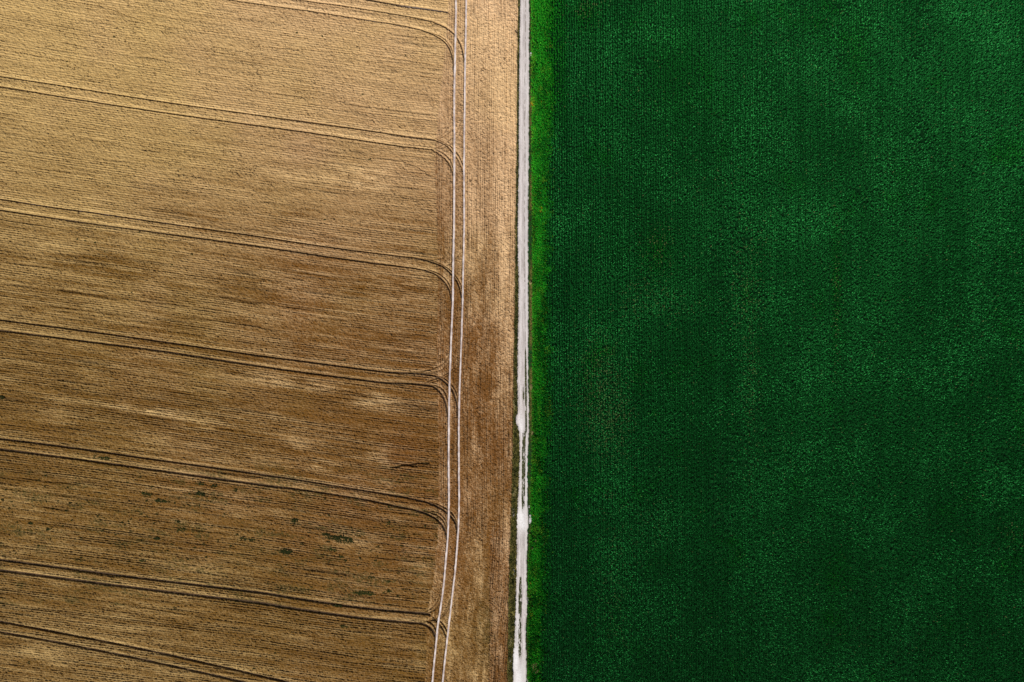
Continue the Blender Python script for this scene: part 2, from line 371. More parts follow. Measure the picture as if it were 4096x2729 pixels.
carve([(1470,0),(1579,20),(1713,39),(1792,51)], 3.5, 1.0)
for P, hw, dp in ARCS: carve(P, hw + .15, min(1, dp * 1.0))
DARK = DEP.copy()
THIN += [[(1957,0),(1957,240)],[(2029,100),(2026,470),(2020,900)],[(1938,600),(1944,900)],[(1932,1000),(1937,1370)],[(1994,1000),(1997,1370)],[(1982,1370),(1992,1700)],
         [(1921,1400),(1921,1840)],[(1930,1840),(1932,2200)],[(1974,2130),(1968,2729)],[(1962,2300),(1957,2760)],[(1998,2130),(1998,2500)],[(1900,100),(1899,420)],[(2014,1500),(2016,1800)]]
for P in THIN: carve(P, 1.1, .45, 2)
SH = DEP.copy()
DEP0 = DEP; DEP = np.zeros_like(DEP)
carve([(1572,1870),(1600,1864),(1612,1858),(1640,1860),(1668,1853),(1716,1852)], 2.9, 1.0, 3); carve([(1640,1860),(1655,1866),(1668,1866)], 1.6, 1.0, 3)
CRACK = DEP; DEP = np.maximum(DEP0, CRACK * .9)
TW = 3.4
for P in (TRACK_L, TRACK_R):
    carve([p for p in P if -2900 < p[1] < 5600], TW + 1.2, 1.0, .6)
Z = Z * (1 - DEP) + (0.0 + 0.008 * clump) * DEP
Z = np.where(DEP > .93, 0.004 * clump, Z)
# pressed-up rims beside the ruts
soil = np.maximum(soil, SH * (.45 + .17 * sstep(300, 1500, Y)))
soil = np.clip(np.maximum(soil, CRACK), 0, 1)

# tone of the crop
wide = sstep(0, 12, X - trackL - 36)      # the headland beyond both chalk tracks
patches2 = fbm(X / 55, V / 14, 153, 3)
tone = 0.66 - 0.56 * sstep(-150, 1750, Y) + 0.10 * sstep(2200, 2700, Y) * (1 - sstep(200, 1300, X))  # paler at the top of the field, browner towards the bottom
tone += 0.10 * sstep(1400, 400, X) * sstep(1000, 300, Y) * 0
patch = [(1470,720,90,50,.30),(1250,700,160,30,.16),(210,985,120,20,.28),(470,1070,300,40,-.12),(1100,1520,180,30,.22),(1240,1545,130,22,.16),
         (1500,1600,90,40,.36),(1080,1665,60,26,.30),(700,1770,160,22,.15),(1200,1770,120,25,.18),(1290,1860,110,26,.34),(1520,1830,60,40,.20),
         (620,1650,170,14,.26),(440,1620,200,14,.16),(800,1700,120,22,.20),(1540,1940,50,30,.14),(1350,1980,220,20,.08),(560,2410,250,30,.05),
         (380,2620,300,30,.10),(140,2600,120,40,.12),(1380,2165,220,30,.08),(900,2300,260,30,.10),(1650,2260,50,60,.16),(1700,2330,30,60,.14),
         (1560,2200,60,60,-.10),(1620,2225,70,20,-.16),(1350,1130,300,50,-.08),(1430,1330,200,40,-.08),(1650,1950,80,60,-.10),(100,2000,120,30,.10),(300,1700,250,30,-.05),
         (1640,1140,70,60,-.08),(1500,1750,150,40,-.08),(900,1230,160,25,.08),(600,1270,150,20,.05),(800,880,240,40,-.05)]
tone += gauss(X, Y, patch) * (.35 + 1.5 * sstep(.35, .65, patches2))
hp = [(1960,100,60,260,.12),(2030,800,40,700,.20),(2010,250,40,200,.10),(1895,900,24,150,.14),(2010,1300,30,330,.26),(2030,1450,30,120,.12),(1890,1050,24,50,.06),(1930,600,50,80,-.16),
      (1900,1480,26,50,.16),(1960,1560,60,60,-.14),(1910,1620,30,70,-.10),(1950,1850,70,160,-.12),(1995,1890,14,60,.28),(2000,2050,20,70,.22),(2010,2180,22,50,.38),(2000,2330,25,120,.22),
      (1880,2170,50,50,.03),(1900,2400,60,200,-.02),(1900,2600,80,120,-.04),(1835,2265,18,60,.12),(1985,2480,14,60,.25),(1740,2380,40,60,.05),(1680,2640,30,40,.14)]
gh = np.zeros_like(X)
for x, y, rx, ry, a in hp: gh += a * np.exp(-((X - x) / rx) ** 2 - ((Y - y) / ry) ** 2)
tone += gh
low = .55 + .45 * sstep(200, 1500, Y)
patches = fbm(X / 120, V / 13, 151, 4) * (1 - head) + fbm(X / 26, Y / 90, 152, 4) * head
tone += (sstep(.56, .72, patches) * (.11 + .12 * wide) - sstep(.46, .34, patches) * .10) * sstep(150, 1300, Y)
tone += ((fbm(X / 240, V / 34, 51, 4) - .5) * 0.40 * (1 - head) + (fbm(X / 40, Y / 150, 52, 4) - .5) * 0.62 * head) * low
tone += wide * (0.16 - 0.21 * sstep(800, 1500, Y))
tone += -.06 * (1 - wide) * sstep(500, 1400, X) * sstep(700, 1100, Y)
tone += ((k1 - .5) * .50 * (1 - head) + (k2 - .5) * .44 * head) * low
tone += (clump2 - .5) * (.16 + .16 * head) + (hash2((X / 2).astype(np.int64), (Y / 2).astype(np.int64), 55) - .5) * (.26 + .34 * head * sstep(600, 1400, Y) + .12 * sstep(600, 1400, Y))
# light lip on the camera-up side of a tramline: sunlit wall of the gap, painted into the straw tone
lip = np.zeros_like(X)
for q in (3, 5, 7): lip[:-q] = np.maximum(lip[:-q], DARK[q:])
tone += 0.26 * lip * (1 - DEP)
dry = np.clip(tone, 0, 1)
och = np.clip(1.1 - 0.72 * sstep(100, 1600, X) - .3 * head + .5 * sstep(1900, 2600, Y) + (fbm(X / 200, Y / 200, 56, 2) - .5) * .6, 0, 1)
och = np.clip(och - .7 * sstep(1955, 1963, X) * sstep(2090, 2170, Y), 0, 1)
weedm = sstep(.52, .72, fbm(X / 80, V / 26, 57, 4)) * sstep(1750, 1950, Y) * .6 * (1 - head) * (Y < 2420)
weedm = weedm * sstep(.35, .65, vnoise(X / 5, V / 5, 58))
hg = np.exp(-((X - 1945) / 45) ** 2 - ((Y - 2520) / 160) ** 2)
weedm = np.maximum(weedm, hg * .5 * vnoise(X / 12, Y / 16, 59))
weedm = np.maximum(weedm, (DARK > .3) * .25 * sstep(.4, .7, vnoise(X / 50, Y / 50, 60)))
keep = (X < edge)
Z = np.where(X > edge - 5, Z * np.clip((edge - X) / 5, 0.0, 1), Z)
soil = np.maximum(soil, sstep(edge - 5, edge - 1, X) * (.35 + .3 * (Y > 900)))
Z = Z * inside + (1 - inside) * 0.27; soil = soil * inside + (1 - inside) * .25
cell = keep[:-1, :-1] & keep[1:, 1:]
Vv = np.stack([wx(X), wy(Y), Z], -1).reshape(-1, 3)
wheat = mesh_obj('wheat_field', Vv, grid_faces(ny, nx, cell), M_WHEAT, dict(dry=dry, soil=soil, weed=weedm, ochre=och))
tag(wheat, 'golden brown ripe cereal crop in fine drilled rows covering the left half', 'crop', kind='stuff')
del V, wob, wob2, r1, r2, k1, k2, band1, band2, gap1, gap2, gap, clump, clump2, gh, D

# ------------------------------------------------------------------ strips: wheel ruts and chalk tracks
def strip(name, P, hw, z, mat, attrs=None, seed=0, cross=5):
    P = smooth_line(P, 3.0); T = np.gradient(P, axis=0); T /= np.linalg.norm(T, axis=1)[:, None] + 1e-9
    N = np.stack([-T[:, 1], T[:, 0]], 1)
    s = np.arange(len(P))
    a = (fbm(s / 6.0, s * 0.0 + 1, seed, 3) - .5) * .75 * hw; b = (fbm(s / 6.0, s * 0.0 + 9, seed + 1, 3) - .5) * .75 * hw
    t = np.linspace(-1, 1, cross)
    off = np.where(t[None, :] < 0, t[None, :] * (hw + a[:, None]), t[None, :] * (hw + b[:, None]))
    PX = P[:, None, 0] + N[:, None, 0] * off; PY = P[:, None, 1] + N[:, None, 1] * off
    ZZ = z + 0.006 * vnoise(PX / 2, PY / 2, seed + 3)
    Vv = np.stack([wx(PX), wy(PY), ZZ], -1).reshape(-1, 3)
    F = grid_faces(len(P), cross)
    A = {k: f(PX, PY).reshape(-1) for k, f in (attrs or {}).items()}
    v0, v1, v2 = Vv[F[0][0]], Vv[F[0][1]], Vv[F[0][2]]
    if np.cross(v1 - v0, v2 - v0)[2] < 0: F = F[:, ::-1]
    return mesh_obj(name, Vv, F, mat, A)

def chalk_of(PX, PY):
    g = np.zeros_like(PX)
    for x, y, rx, a in [(150,822,60,.9),(540,874,30,.6),(700,897,60,.35),(380,853,120,.5),(1690,32,90,.75),(1790,52,30,.5),(1500,88,100,.6),(1600,105,60,.5),(1780,190,30,.4),(300,392,160,.22)]:
        g = np.maximum(g, a * np.exp(-((PX - x) / rx) ** 2 - ((PY - y) / 20) ** 2) * (0.4 + .6 * vnoise(PX / 7, PY / 7, 77)))
    return g
for i, (a, b) in enumerate(TU):
    hw = (1.7, 1.9, 2.0, 2.3, 2.4, 2.8, 2.6)[i]
    for k, P in enumerate((a, b)):
        o = strip('wheel_rut', P, hw, 0.012 + 0.0004 * (i * 2 + k), M_RUT, dict(chalky=chalk_of), 200 + i * 2 + k)
        tag(o, kind='structure')
o = strip('wheel_rut', [(1470,0),(1579,20),(1713,39),(1792,51)], 3.2, 0.012, M_RUT, dict(chalky=chalk_of), 230); tag(o, kind='structure')
for P, sd_ in ((TRACK_L, 300), (TRACK_R, 310)):
    o = strip('chalk_track', P, TW - (.3 if sd_ == 310 else 0), 0.030, M_TRACK, None, sd_); tag(o, kind='structure')

# ------------------------------------------------------------------ verge turf + road
ry = axis(-140, 2870, 2.0, 24000, 'lr')
rx = np.linspace(2018, 2150, 67)
RX, RY = np.meshgrid(rx, ry)
olive = (RX < 2090) * 1.0 + np.exp(-((RX - 2124) / 6) ** 2) * .8 * sstep(.4, .6, vnoise(RY / 90, RY * 0, 61))
Zt = -0.02 + 0.07 * vnoise(RX / 3, RY / 3, 62) + .05 * vnoise(RX / 8, RY / 8, 63)
turf = mesh_obj('grass_verge', np.stack([wx(RX), wy(RY), Zt], -1).reshape(-1, 3), grid_faces(len(ry), len(rx)), M_TURF, dict(olive=olive))
tag(turf, kind='structure')

nr = 41
t = np.linspace(0, 1, nr)[None, :]
jl = (fbm(ry / 9.0, ry * 0, 64, 4) - .5) * 7; jr = (fbm(ry / 9.0, ry * 0 + 5, 65, 4) - .5) * 6
lft = (interp(ROAD_L, ry) + jl)[:, None]; rgt = (interp(ROAD_R, ry) + jr)[:, None]
PX = lft + (rgt - lft) * t; PY = np.repeat(ry[:, None], nr, 1)
def med(PX, PY, c, hw, y0, y1, soft=1.0):
    cx = np.interp(PY, [q[0] for q in c], [q[1] for q in c]); h = np.interp(PY, [q[0] for q in hw], [q[1] for q in hw])
    return (1 - sstep(h - soft, h + soft, np.abs(PX - cx))) * sstep(y0 - 8, y0 + 12, PY) * (1 - sstep(y1 - 25, y1 + 8, PY))
def green_of(PX, PY):
    nz = vnoise(PX / 2.2, PY / 7, 66); nb = fbm(PX / 4, PY / 26, 67, 2)
    g = med(PX, PY, [(1390,2102),(1740,2104.5)], [(1390,1.6),(1500,3.4),(1740,3.0)], 1396, 1740) * sstep(.15, .5, nb)
    g = np.maximum(g, med(PX, PY, [(1500,2094),(1640,2094)], [(1500,2.5),(1640,3)], 1540, 1620) * sstep(.45, .6, nb) * .9)
    g2 = med(PX, PY, [(1700,2097),(1840,2094.5),(1980,2093),(2056,2092)], [(1700,5),(1780,7.5),(1980,6.5),(2056,3)], 1722, 2050) * sstep(.28, .58, nb * .6 + nz * .4)
    g = np.maximum(g, g2)
    g = np.maximum(g, med(PX, PY, [(1700,2100.5),(2056,2097)], [(1700,1.7),(2056,1.8)], 1722, 2040) * sstep(.3, .45, nb) * .9)
    g3 = med(PX, PY, [(2300,2082),(2440,2080),(2560,2078),(2640,2080)], [(2300,3),(2380,7),(2500,6),(2560,7),(2640,4)], 2305, 2640) * sstep(.28, .56, nb * .6 + nz * .4)
    g = np.maximum(g, g3 * .95)
    return g
def chalkw(PX, PY):
    g = np.zeros_like(PX)
    for x, y, a, b, s_ in [(2084,2070,18,42,1.1),(2092,2096,16,26,1.0),(2085,1700,12,34,.8),(2082,1800,5,60,.2),(2063,2640,14,60,1.1),(2074,2710,20,60,.9),(2106,1900,3,120,.4),(2106,2000,4,60,.5),(2081,1960,4,80,.5),(2068,2480,6,150,.35),(2100,340,5,60,.25)]:
        g = np.maximum(g, s_ * np.exp(-((PX - x) / a) ** 2 - ((PY - y) / b) ** 2))
    return np.clip(g, 0, 1)
gr = green_of(PX, PY)
lx = interp([(2101,-3000),(2102,0),(2102,150),(2099.5,300),(2099,500),(2100.5,700),(2097,950),(2098,1160),(2101,1300),(2101.5,1400),(2100,5700)], ry)[:, None]
speck = (1 - sstep(.5, 1.6, np.abs(PX - lx + (vnoise(PY / 20, PY * 0, 68) - .5) * 2))) * sstep(.35, .75, vnoise(PY / 9, PY * 0, 69)) * (PY < 1420) * .85
speck = np.maximum(speck, sstep(.80, .93, vnoise(PX / 2, PY / 2.5, 70)) * sstep(1300, 1500, PY) * .5)
worn = (np.exp(-((t - .28) / .09) ** 2) + np.exp(-((t - .80) / .07) ** 2)) * (.35 + .5 * fbm(PY / 60, PX / 8, 73, 3)) * .8
worn = worn + .25 * (vnoise(PX / 2, PY / 3, 74) - .3)
prof = -0.02 * worn + 0.03 * np.cos((t - .5) * np.pi) + 0.0 * PX
Zr = 0.115 + prof + 0.02 * gr + 0.012 * vnoise(PX / 2, PY / 2, 71)
tu = np.repeat(t, len(ry), 0)
Zr = np.where((tu < .02) | (tu > .98), 0.02, Zr)
road = mesh_obj('dirt_road', np.stack([wx(PX), wy(PY), Zr], -1).reshape(-1, 3), grid_faces(len(ry), nr), M_ROAD, dict(green=gr, chalk=chalkw(PX, PY), speck=speck, worn=np.clip(worn, 0, .9)))
tag(road, kind='structure')

# ------------------------------------------------------------------ foliage made of leaf blades
def blades(cx, cy, z0, n_leaf, length, width, rise, droop, rng, ang=None):
    """n plants x n_leaf arching blades (2 quads each); all arrays in metres"""
    n = len(cx); N = n * n_leaf
    px = np.repeat(cx, n_leaf); py = np.repeat(cy, n_leaf); pz = np.repeat(z0, n_leaf)
    th = rng.uniform(0, 2 * np.pi, N) if ang is None else ang
    L = np.repeat(length, n_leaf) * rng.uniform(.65, 1.15, N); W = width * rng.uniform(.7, 1.2, N)
    H = np.repeat(rise, n_leaf) * rng.uniform(.55, 1.1, N); Dp = droop * rng.uniform(.4, 1.4, N)
    dx, dy = np.cos(th), np.sin(th); nx_, ny_ = -dy, dx
    cur = rng.uniform(-.25, .25, N)
    r = np.array([0.0, .55, 1.0]); hh = np.array([.55, 1.0, .0]); ww = np.array([.6, 1.0, .15])
    out = np.empty((N, 6, 3), dtype=np.float32)
    for i in range(3):
        ox = px + dx * L * r[i] + nx_ * cur * L * r[i] ** 2; oy = py + dy * L * r[i] + ny_ * cur * L * r[i] ** 2
        oz = pz + (H * hh[i] if i < 2 else H - Dp * L)
        out[:, 2 * i, 0] = ox - nx_ * W * ww[i] / 2; out[:, 2 * i, 1] = oy - ny_ * W * ww[i] / 2; out[:, 2 * i, 2] = oz
        out[:, 2 * i + 1, 0] = ox + nx_ * W * ww[i] / 2; out[:, 2 * i + 1, 1] = oy + ny_ * W * ww[i] / 2; out[:, 2 * i + 1, 2] = oz
    b = (np.arange(N, dtype=np.int32) * 6)[:, None]
    F = np.concatenate([b + np.array([[0, 2, 3, 1]], dtype=np.int32), b + np.array([[2, 4, 5, 3]], dtype=np.int32)])
    return out.reshape(-1, 3), F
def per_leaf(a, n_leaf): return np.repeat(a, n_leaf * 6)

# bed under the green crop
bx = axis(2106, 4600, 8.0, 24000, 'r'); by = axis(-440, 3170, 8.0, 24000, 'lr')
BX, BY = np.meshgrid(bx, by)
bl = interp(BED_L, by)[:, None]; BX = np.maximum(BX, bl)
ins = (BX < 4590) & (BY > -430) & (BY < 3160)
BZ = np.where(ins, 0.10, .5) + .1 * vnoise(BX / 6, BY / 6, 80); BZ = np.where(BX <= bl + .1, -.05, BZ)
br = interp(BAND_R, by)[:, None]
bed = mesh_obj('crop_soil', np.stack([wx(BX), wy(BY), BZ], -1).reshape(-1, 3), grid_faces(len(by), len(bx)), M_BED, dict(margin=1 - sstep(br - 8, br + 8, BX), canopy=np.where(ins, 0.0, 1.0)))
tag(bed, kind='structure')

# green row crop
rng = np.random.default_rng(11)
ROW = 9.6
rows = np.arange(2166, 4600, ROW)
cy_ = np.arange(-450, 3180, 6.6)
GX, GY = np.meshgrid(rows, cy_); GX = GX.ravel(); GY = GY.ravel()
GX = GX + rng.normal(0, 1.15, len(GX)) + (vnoise(GX * 0 + np.round(GX / ROW), GY / 200, 90) - .5) * 2; GY = GY + rng.uniform(-2.6, 2.6, len(GY))
ok = GX > interp(BAND_R, GY) + rng.uniform(-34, 10, len(GX)); 
stand = fbm(GX / 160, GY / 260, 91, 3)
thin = rng.random(len(GX)) < np.clip(.02 + .10 * sstep(2300, 2260, GX) * 0 + .2 * sstep(.3, .2, stand), 0, 1)
ok &= ~thin
GX, GY, stand = GX[ok], GY[ok], stand[ok]
n_ = len(GX)
vig = fbm(GX / 220, GY / 300, 92, 3)
topv = 1 - sstep(0, 2600, GY)
streak = vnoise(np.round(GX / ROW) * 1.7, GY / 500, 93)
near = (1 - sstep(2238, 2256, GX)) * (.35 + .35 * vnoise(GY / 60, GY * 0, 99) + .6 * sstep(620, 420, GY))
base = 0.115 + 0.10 * topv - .05 * sstep(3500, 3900, GX) * sstep(400, 1400, GY) + (vig - .5) * .22 + (streak - .5) * .16 + .03 * near
gp = [(2630,1010,60,110,.25),(2640,1230,150,40,.20),(2560,1180,80,60,.2),(3000,950,60,90,.14),(2400,1560,90,180,.55),(2440,1700,80,120,.4),(2350,40,60,50,.3),(2980,1180,60,120,.35),
      (3000,1600,30,260,.3),(3340,1180,14,260,.3),(2600,2100,100,100,.08),(2450,2350,60,300,.18),(4050,2140,60,60,.2),(2860,720,120,30,.08)]
tint = np.zeros(n_)
for x, y, a, b, s_ in gp: tint += s_ * np.exp(-((GX - x) / a) ** 2 - ((GY - y) / b) ** 2)
crisp = np.clip(.55 + .8 * np.exp(-((GX - 2450) / 260) ** 2 - ((GY - 2450) / 420) ** 2) + .6 * np.exp(-((GX - 2420) / 90) ** 2 - ((GY - 1620) / 200) ** 2) + .5 * np.exp(-((GX - 2960) / 190) ** 2 - ((GY - 1350) / 420) ** 2) - .35 * np.exp(-((GX - 2850) / 420) ** 2 - ((GY - 250) / 500) ** 2) + (fbm(GX / 190, GY / 150, 98, 4) - .46) * 3.4 + 1.6 * near + tint * 1.4, .10, 2.8)   # share of leaves given a sun glint as pale leaf colour
NL = 6
tone = np.repeat(base, NL) + rng.normal(0, .07, n_ * NL)
lush = np.clip(sstep(2290, 2240, GX) * .9 * sstep(640, 350, GY) + .6 * sstep(2225, 2185, GX), 0, 1)
for x, y, a, b, s_ in [(2630,1005,55,90,.9),(3340,1150,20,240,.8),(3330,2310,45,60,1),(3320,2470,45,40,1),(2340,60,60,80,.8),(2700,300,120,200,.4),(4050,2140,60,60,.5),(2560,1500,40,60,.7),(3420,220,50,150,.6),(2980,1180,30,60,.5),(2450,2500,60,120,.3)]:
    lush = np.maximum(lush, s_ * np.exp(-((GX - x) / a) ** 2 - ((GY - y) / b) ** 2))
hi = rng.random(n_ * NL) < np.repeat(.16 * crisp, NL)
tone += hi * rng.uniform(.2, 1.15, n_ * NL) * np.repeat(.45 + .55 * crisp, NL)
tl = (rng.random(n_ * NL) < np.repeat(tint * .42 + .006, NL)) * rng.uniform(.3, .9, n_ * NL)
ln = 0.215 + .07 * vig - .05 * near + rng.normal(0, .02, n_)
ang = rng.normal(0, 1.15, n_ * NL) + np.pi * (rng.integers(0, 2, n_ * NL) + .5)      # leaves lean along their row
Vb, Fb = blades(wx(GX), wy(GY), np.full(n_, 0.12), NL, ln, 0.085, np.full(n_, .60) + .2 * (vig - .5), .9, rng, ang)
crop = mesh_obj('row_crop', Vb, Fb, M_CROP, dict(var=np.repeat(np.clip(tone, 0, 1), 6), tint=np.repeat(tl, 6), lush=per_leaf(lush, NL)), smooth=False)
tag(crop, 'dark green leafy crop in narrow vertical rows covering the right half', 'crop', kind='stuff')

# bright margin beside the road
m = 21500
my = rng.uniform(-450, 3180, m); mx0 = interp(BED_L, my); mx1 = interp(BAND_R, my) - 4 + (fbm(my / 45, my * 0, 101, 4) - .5) * 60 + rng.exponential(10, m)
u = rng.random(m); mx = mx0 + 1 + (mx1 - mx0) * u
lowv = vnoise(mx / 22, my / 60, 95)
brt = 1 - sstep(600, 2300, my) * .42
NL = 6
base = .30 * brt + (lowv - .5) * .58 * sstep(0, 900, my + 300) - .22 * sstep(.55, 1.0, u) + .06 * sstep(500, 0, my)
var = np.repeat(base, NL) + rng.normal(0, .14, m * NL) + (rng.random(m * NL) < .27) * rng.uniform(.15, .95, m * NL) * np.repeat(1 - .5 * u, NL)
tint = np.clip(.45 * np.exp(-(u / .12) ** 2) * rng.random(m) + .6 * np.exp(-((mx - 2131) / 10) ** 2 - ((my - 416) / 25) ** 2)
               + .3 * sstep(.74, .88, vnoise(mx / 14, my / 40, 96)), 0, .9)
tint = np.repeat(tint, NL) * (rng.random(m * NL) < .5) + (rng.random(m * NL) < .05) * .5
Vb, Fb = blades(wx(mx), wy(my), np.full(m, .1), NL, rng.uniform(.16, .32, m), .065, rng.uniform(.25, .6, m), .8, rng)
mar = mesh_obj('field_margin_growth', Vb, Fb, M_MARGIN, dict(var=np.repeat(np.clip(var, 0, 1), 6), tint=np.repeat(np.clip(tint, 0, .9), 6)), smooth=False)
tag(mar, 'bright fresh green leafy strip between the pale road and the dark crop', 'plants', kind='stuff')

# grass blades of both verges and of the road's grassy middle
m = 9000
vy = rng.uniform(-150, 2880, m); a0 = interp(WHEAT_EDGE, vy) - 1; a1 = interp(ROAD_L, vy) + .5
vx = a0 + (a1 - a0) * rng.random(m)
m2 = 3500
vy2 = rng.uniform(-150, 2880, m2); b0 = interp(ROAD_R, vy2); b1 = interp(BED_L, vy2) + 2
vx2 = b0 + (b1 - b0) * rng.random(m2) ** .8
m3 = 26000
vy3 = rng.uniform(1380, 2660, m3); vx3 = rng.uniform(2060, 2112, m3); k3 = green_of(vx3, vy3) > .6
vx3, vy3 = vx3[k3], vy3[k3]
ax_ = np.concatenate([vx, vx2, vx3]); ay_ = np.concatenate([vy, vy2, vy3]); ntot = len(ax_)
zz = np.concatenate([np.full(m, .03), np.full(m2, .03), np.full(len(vx3), .15)])
cl = vnoise(ax_ / 7, ay_ / 11, 97)
var = np.clip((cl - .35) * 1.2 + rng.normal(0, .22, ntot), 0, 1)
var[m:] *= .35; var[m:m + m2] += .0
tint = np.clip((rng.random(ntot) < .08) * .8 * (ax_ < 2080), 0, 1)
ln = np.concatenate([rng.uniform(.10, .30, m), rng.uniform(.06, .16, m2), rng.uniform(.05, .10, len(vx3))])
hh = np.concatenate([rng.uniform(.12, .38, m), rng.uniform(.05, .14, m2), rng.uniform(.03, .08, len(vx3))])
NL = 5
Vb, Fb = blades(wx(ax_), wy(ay_), zz, NL, ln, .045, hh, .6, rng)
vg = mesh_obj('verge_grass', Vb, Fb, M_VERGE, dict(var=per_leaf(var, NL), tint=per_leaf(tint, NL)), smooth=False)
tag(vg, 'low olive grass along both edges and the middle of the chalk road', 'grass', kind='stuff')

# ------------------------------------------------------------------ single plants
def plant_mesh(blobs, dens, ln, wd, hh, seed, tilt=.13):
    """leafy low plant: blobs = (dx, dy, rx, ry) in grid units about the plant's base"""
    r = np.random.default_rng(seed); xs, ys = [], []
    for dx, dy, rx_, ry_ in blobs:
        k = max(5, int(rx_ * ry_ * dens)); a = r.uniform(0, 2 * np.pi, k); q = np.sqrt(r.random(k))
        q *= .7 + .5 * vnoise(a * 2, a * 0 + dx, seed % 97)
        lx_ = np.cos(a) * q * rx_; xs.append(dx + lx_); ys.append(dy + np.sin(a) * q * ry_ + lx_ * tilt)
    xs = np.concatenate(xs) * S; ys = -np.concatenate(ys) * S
    near = np.hypot(xs[:, None] - xs[None], ys[:, None] - ys[None]) < ln * 1.5      # one plant mass: leave out strays
    comp = np.arange(len(xs))
    for _ in range(60): comp = np.where(near, comp[None], len(xs)).min(1)
    best = np.bincount(comp).argmax(); xs = xs[comp == best]; ys = ys[comp == best]; k = len(xs)
    return blades(xs, ys, np.zeros(k) + .05, 5, r.uniform(.7, 1.2, k) * ln, wd, r.uniform(.5, 1.2, k) * hh, .7, r), k, r

def plant(name, sx, sy, blobs, label, cat, mat, group=None, dens=.22, ln=.2, wd=.08, hh=.28, z=.20, vr=(.0, .8), tn=.05, seed=1):
    (Vb, Fb), k, r = plant_mesh(blobs, dens, ln, wd, hh, seed)
    var = np.clip(r.uniform(vr[0], vr[1], k), 0, 1); tint = (r.random(k) < tn) * r.random(k)
    o = mesh_obj(name, Vb, Fb, mat, dict(var=per_leaf(var, 5), tint=per_leaf(tint, 5)), smooth=False)
    o.location = (float(wx(sx)), float(wy(sy)), z)
    return tag(o, label, cat, group)

GW = 'dark green weed patches in the wheat'
def blob_set(rx_, ry_, seed):
    r = random.Random(seed); out = [(0, 0, rx_ * .55, ry_ * .7)]
    for _ in range(max(2, int(rx_ / 6))):
        out.append((r.uniform(-rx_, rx_) * .62, r.uniform(-ry_, ry_) * .5, rx_ * r.uniform(.2, .42), ry_ * r.uniform(.35, .6)))
    return out
WEEDS = [
 (1361,2155,64,17,'widest dark green weed patch, ragged, in the lower right of the wheat field'),
 (1139,2207,42,13,'dense elongated dark green weed patch directly below left of the widest one'),
 (1178,2082,24,12,'compact round green weed patch above the dense elongated one'),
 (1304,2136,24,9,'small ragged weed patch touching the upper left of the widest patch'),
 (652,2003,42,11,'large flat weed patch in the middle of the wheat below the fifth tramline pair'),
 (590,1978,34,14,'loose weed patch just up left of the large flat one in mid field'),
 (435,1834,50,9,'pale green weed patch lying between the two ruts of the fifth tramline pair'),
 (382,1827,14,11,'dark tuft at the left end of the pale weed patch between two ruts'),
 (626,2154,26,8,'small dense dark weed patch in the lower left of the wheat field'),
 (713,2086,20,9,'short dark weed tuft above right of the small dense dark patch'),
 (728,2118,30,10,'faint weed patch directly below the short dark tuft'),
 (974,2153,20,9,'dark weed tuft, left one of two side by side, left of the dense elongated patch'),
 (1015,2158,22,8,'dark weed tuft, right one of two side by side, left of the dense elongated patch'),
 (922,2182,14,6,'little weed tuft just below left of the two side by side tufts'),
 (1335,2197,30,9,'thin weed patch directly under the widest patch'),
 (1361,2226,22,7,'weed tuft under the thin patch below the widest patch'),
 (1383,2241,9,6,'tiny round weed speck lowest of the chain under the widest patch'),
 (1552,2093,12,12,'lone round weed tuft nearest the turning arcs in the lower wheat'),
 (1457,2371,54,12,'long faint brownish weed patch above the lowest turning arcs'),
 (1552,2364,26,9,'faint weed tuft right of the long brownish patch'),
 (1483,2308,24,8,'faint weed patch above the long brownish one'),
 (1552,2325,18,7,'small faint weed tuft above right of the long brownish patch'),
 (1352,2423,30,6,'green weed streak lying between the ruts of the sixth tramline pair'),
 (1378,2504,26,8,'pale weed patch just below the sixth tramline pair'),
 (11,1589,22,10,'dark green weed tuft cut by the left edge of the view, mid height'),
 (805,1934,26,9,'left weed patch of two just below the lower rut of the fifth pair'),
 (857,1942,20,8,'right weed patch of two just below the lower rut of the fifth pair'),
 (805,1973,32,10,'weed patch directly under the two below the fifth pair'),
 (953,1960,20,8,'dark weed tuft right of the patches below the fifth pair'),
 (130,2094,24,8,'dark weed tuft in the lower far left of the wheat'),
 (200,2114,20,7,'dark weed tuft just right of the one in the lower far left'),
 (565,2240,30,6,'pale weed streak just above the sixth tramline pair'),
 (122,2648,12,9,'small weed tuft near the bottom left corner'),
]
for i, (x, y, rx_, ry_, lab) in enumerate(WEEDS):
    faint = ('faint' in lab or 'pale' in lab or 'thin' in lab or 'loose' in lab)
    plant('weed_patch', x, y, blob_set(rx_, ry_, 400 + i), lab, 'weeds', M_WEED, GW, dens=.20 if faint else .34, ln=.135, wd=.075, hh=.12, z=.20,
          vr=(.2, 1) if faint else (0, .6), seed=400 + i)
SMALL = [(509,1929),(561,1908),(609,1947),(161,1919),(304,1910),(217,2036),(270,2042),(713,2040),(22,1997),(996,2029),(531,2073),(592,2064),(126,2138),(204,2156),(157,2182),
         (57,2050),(435,749),(313,958),(345,965),(383,973),(426,1008),(560,930),(620,2090),(880,2160),(690,2175),(780,2190),(1430,2260),(1480,2200),(1500,2240),(1600,2290),
         (850,2110),(480,2170),(330,2230),(1080,2330),(1250,2290),(1295,2345),(1410,2110),(290,2080),(410,2120),(1700,2105),(1560,2420),(700,2430),(960,2560),(1100,2610),(1015,2672),(480,2330),
         (273,250),(460,150),(800,290),(1190,135),(1290,148),(1620,225),(1480,640),(1450,380),(1300,880),(770,1020),(690,1060),(530,1170),(1000,1280),(1380,1440),(1020,1515),(1250,1535)]
_r = random.Random(5)
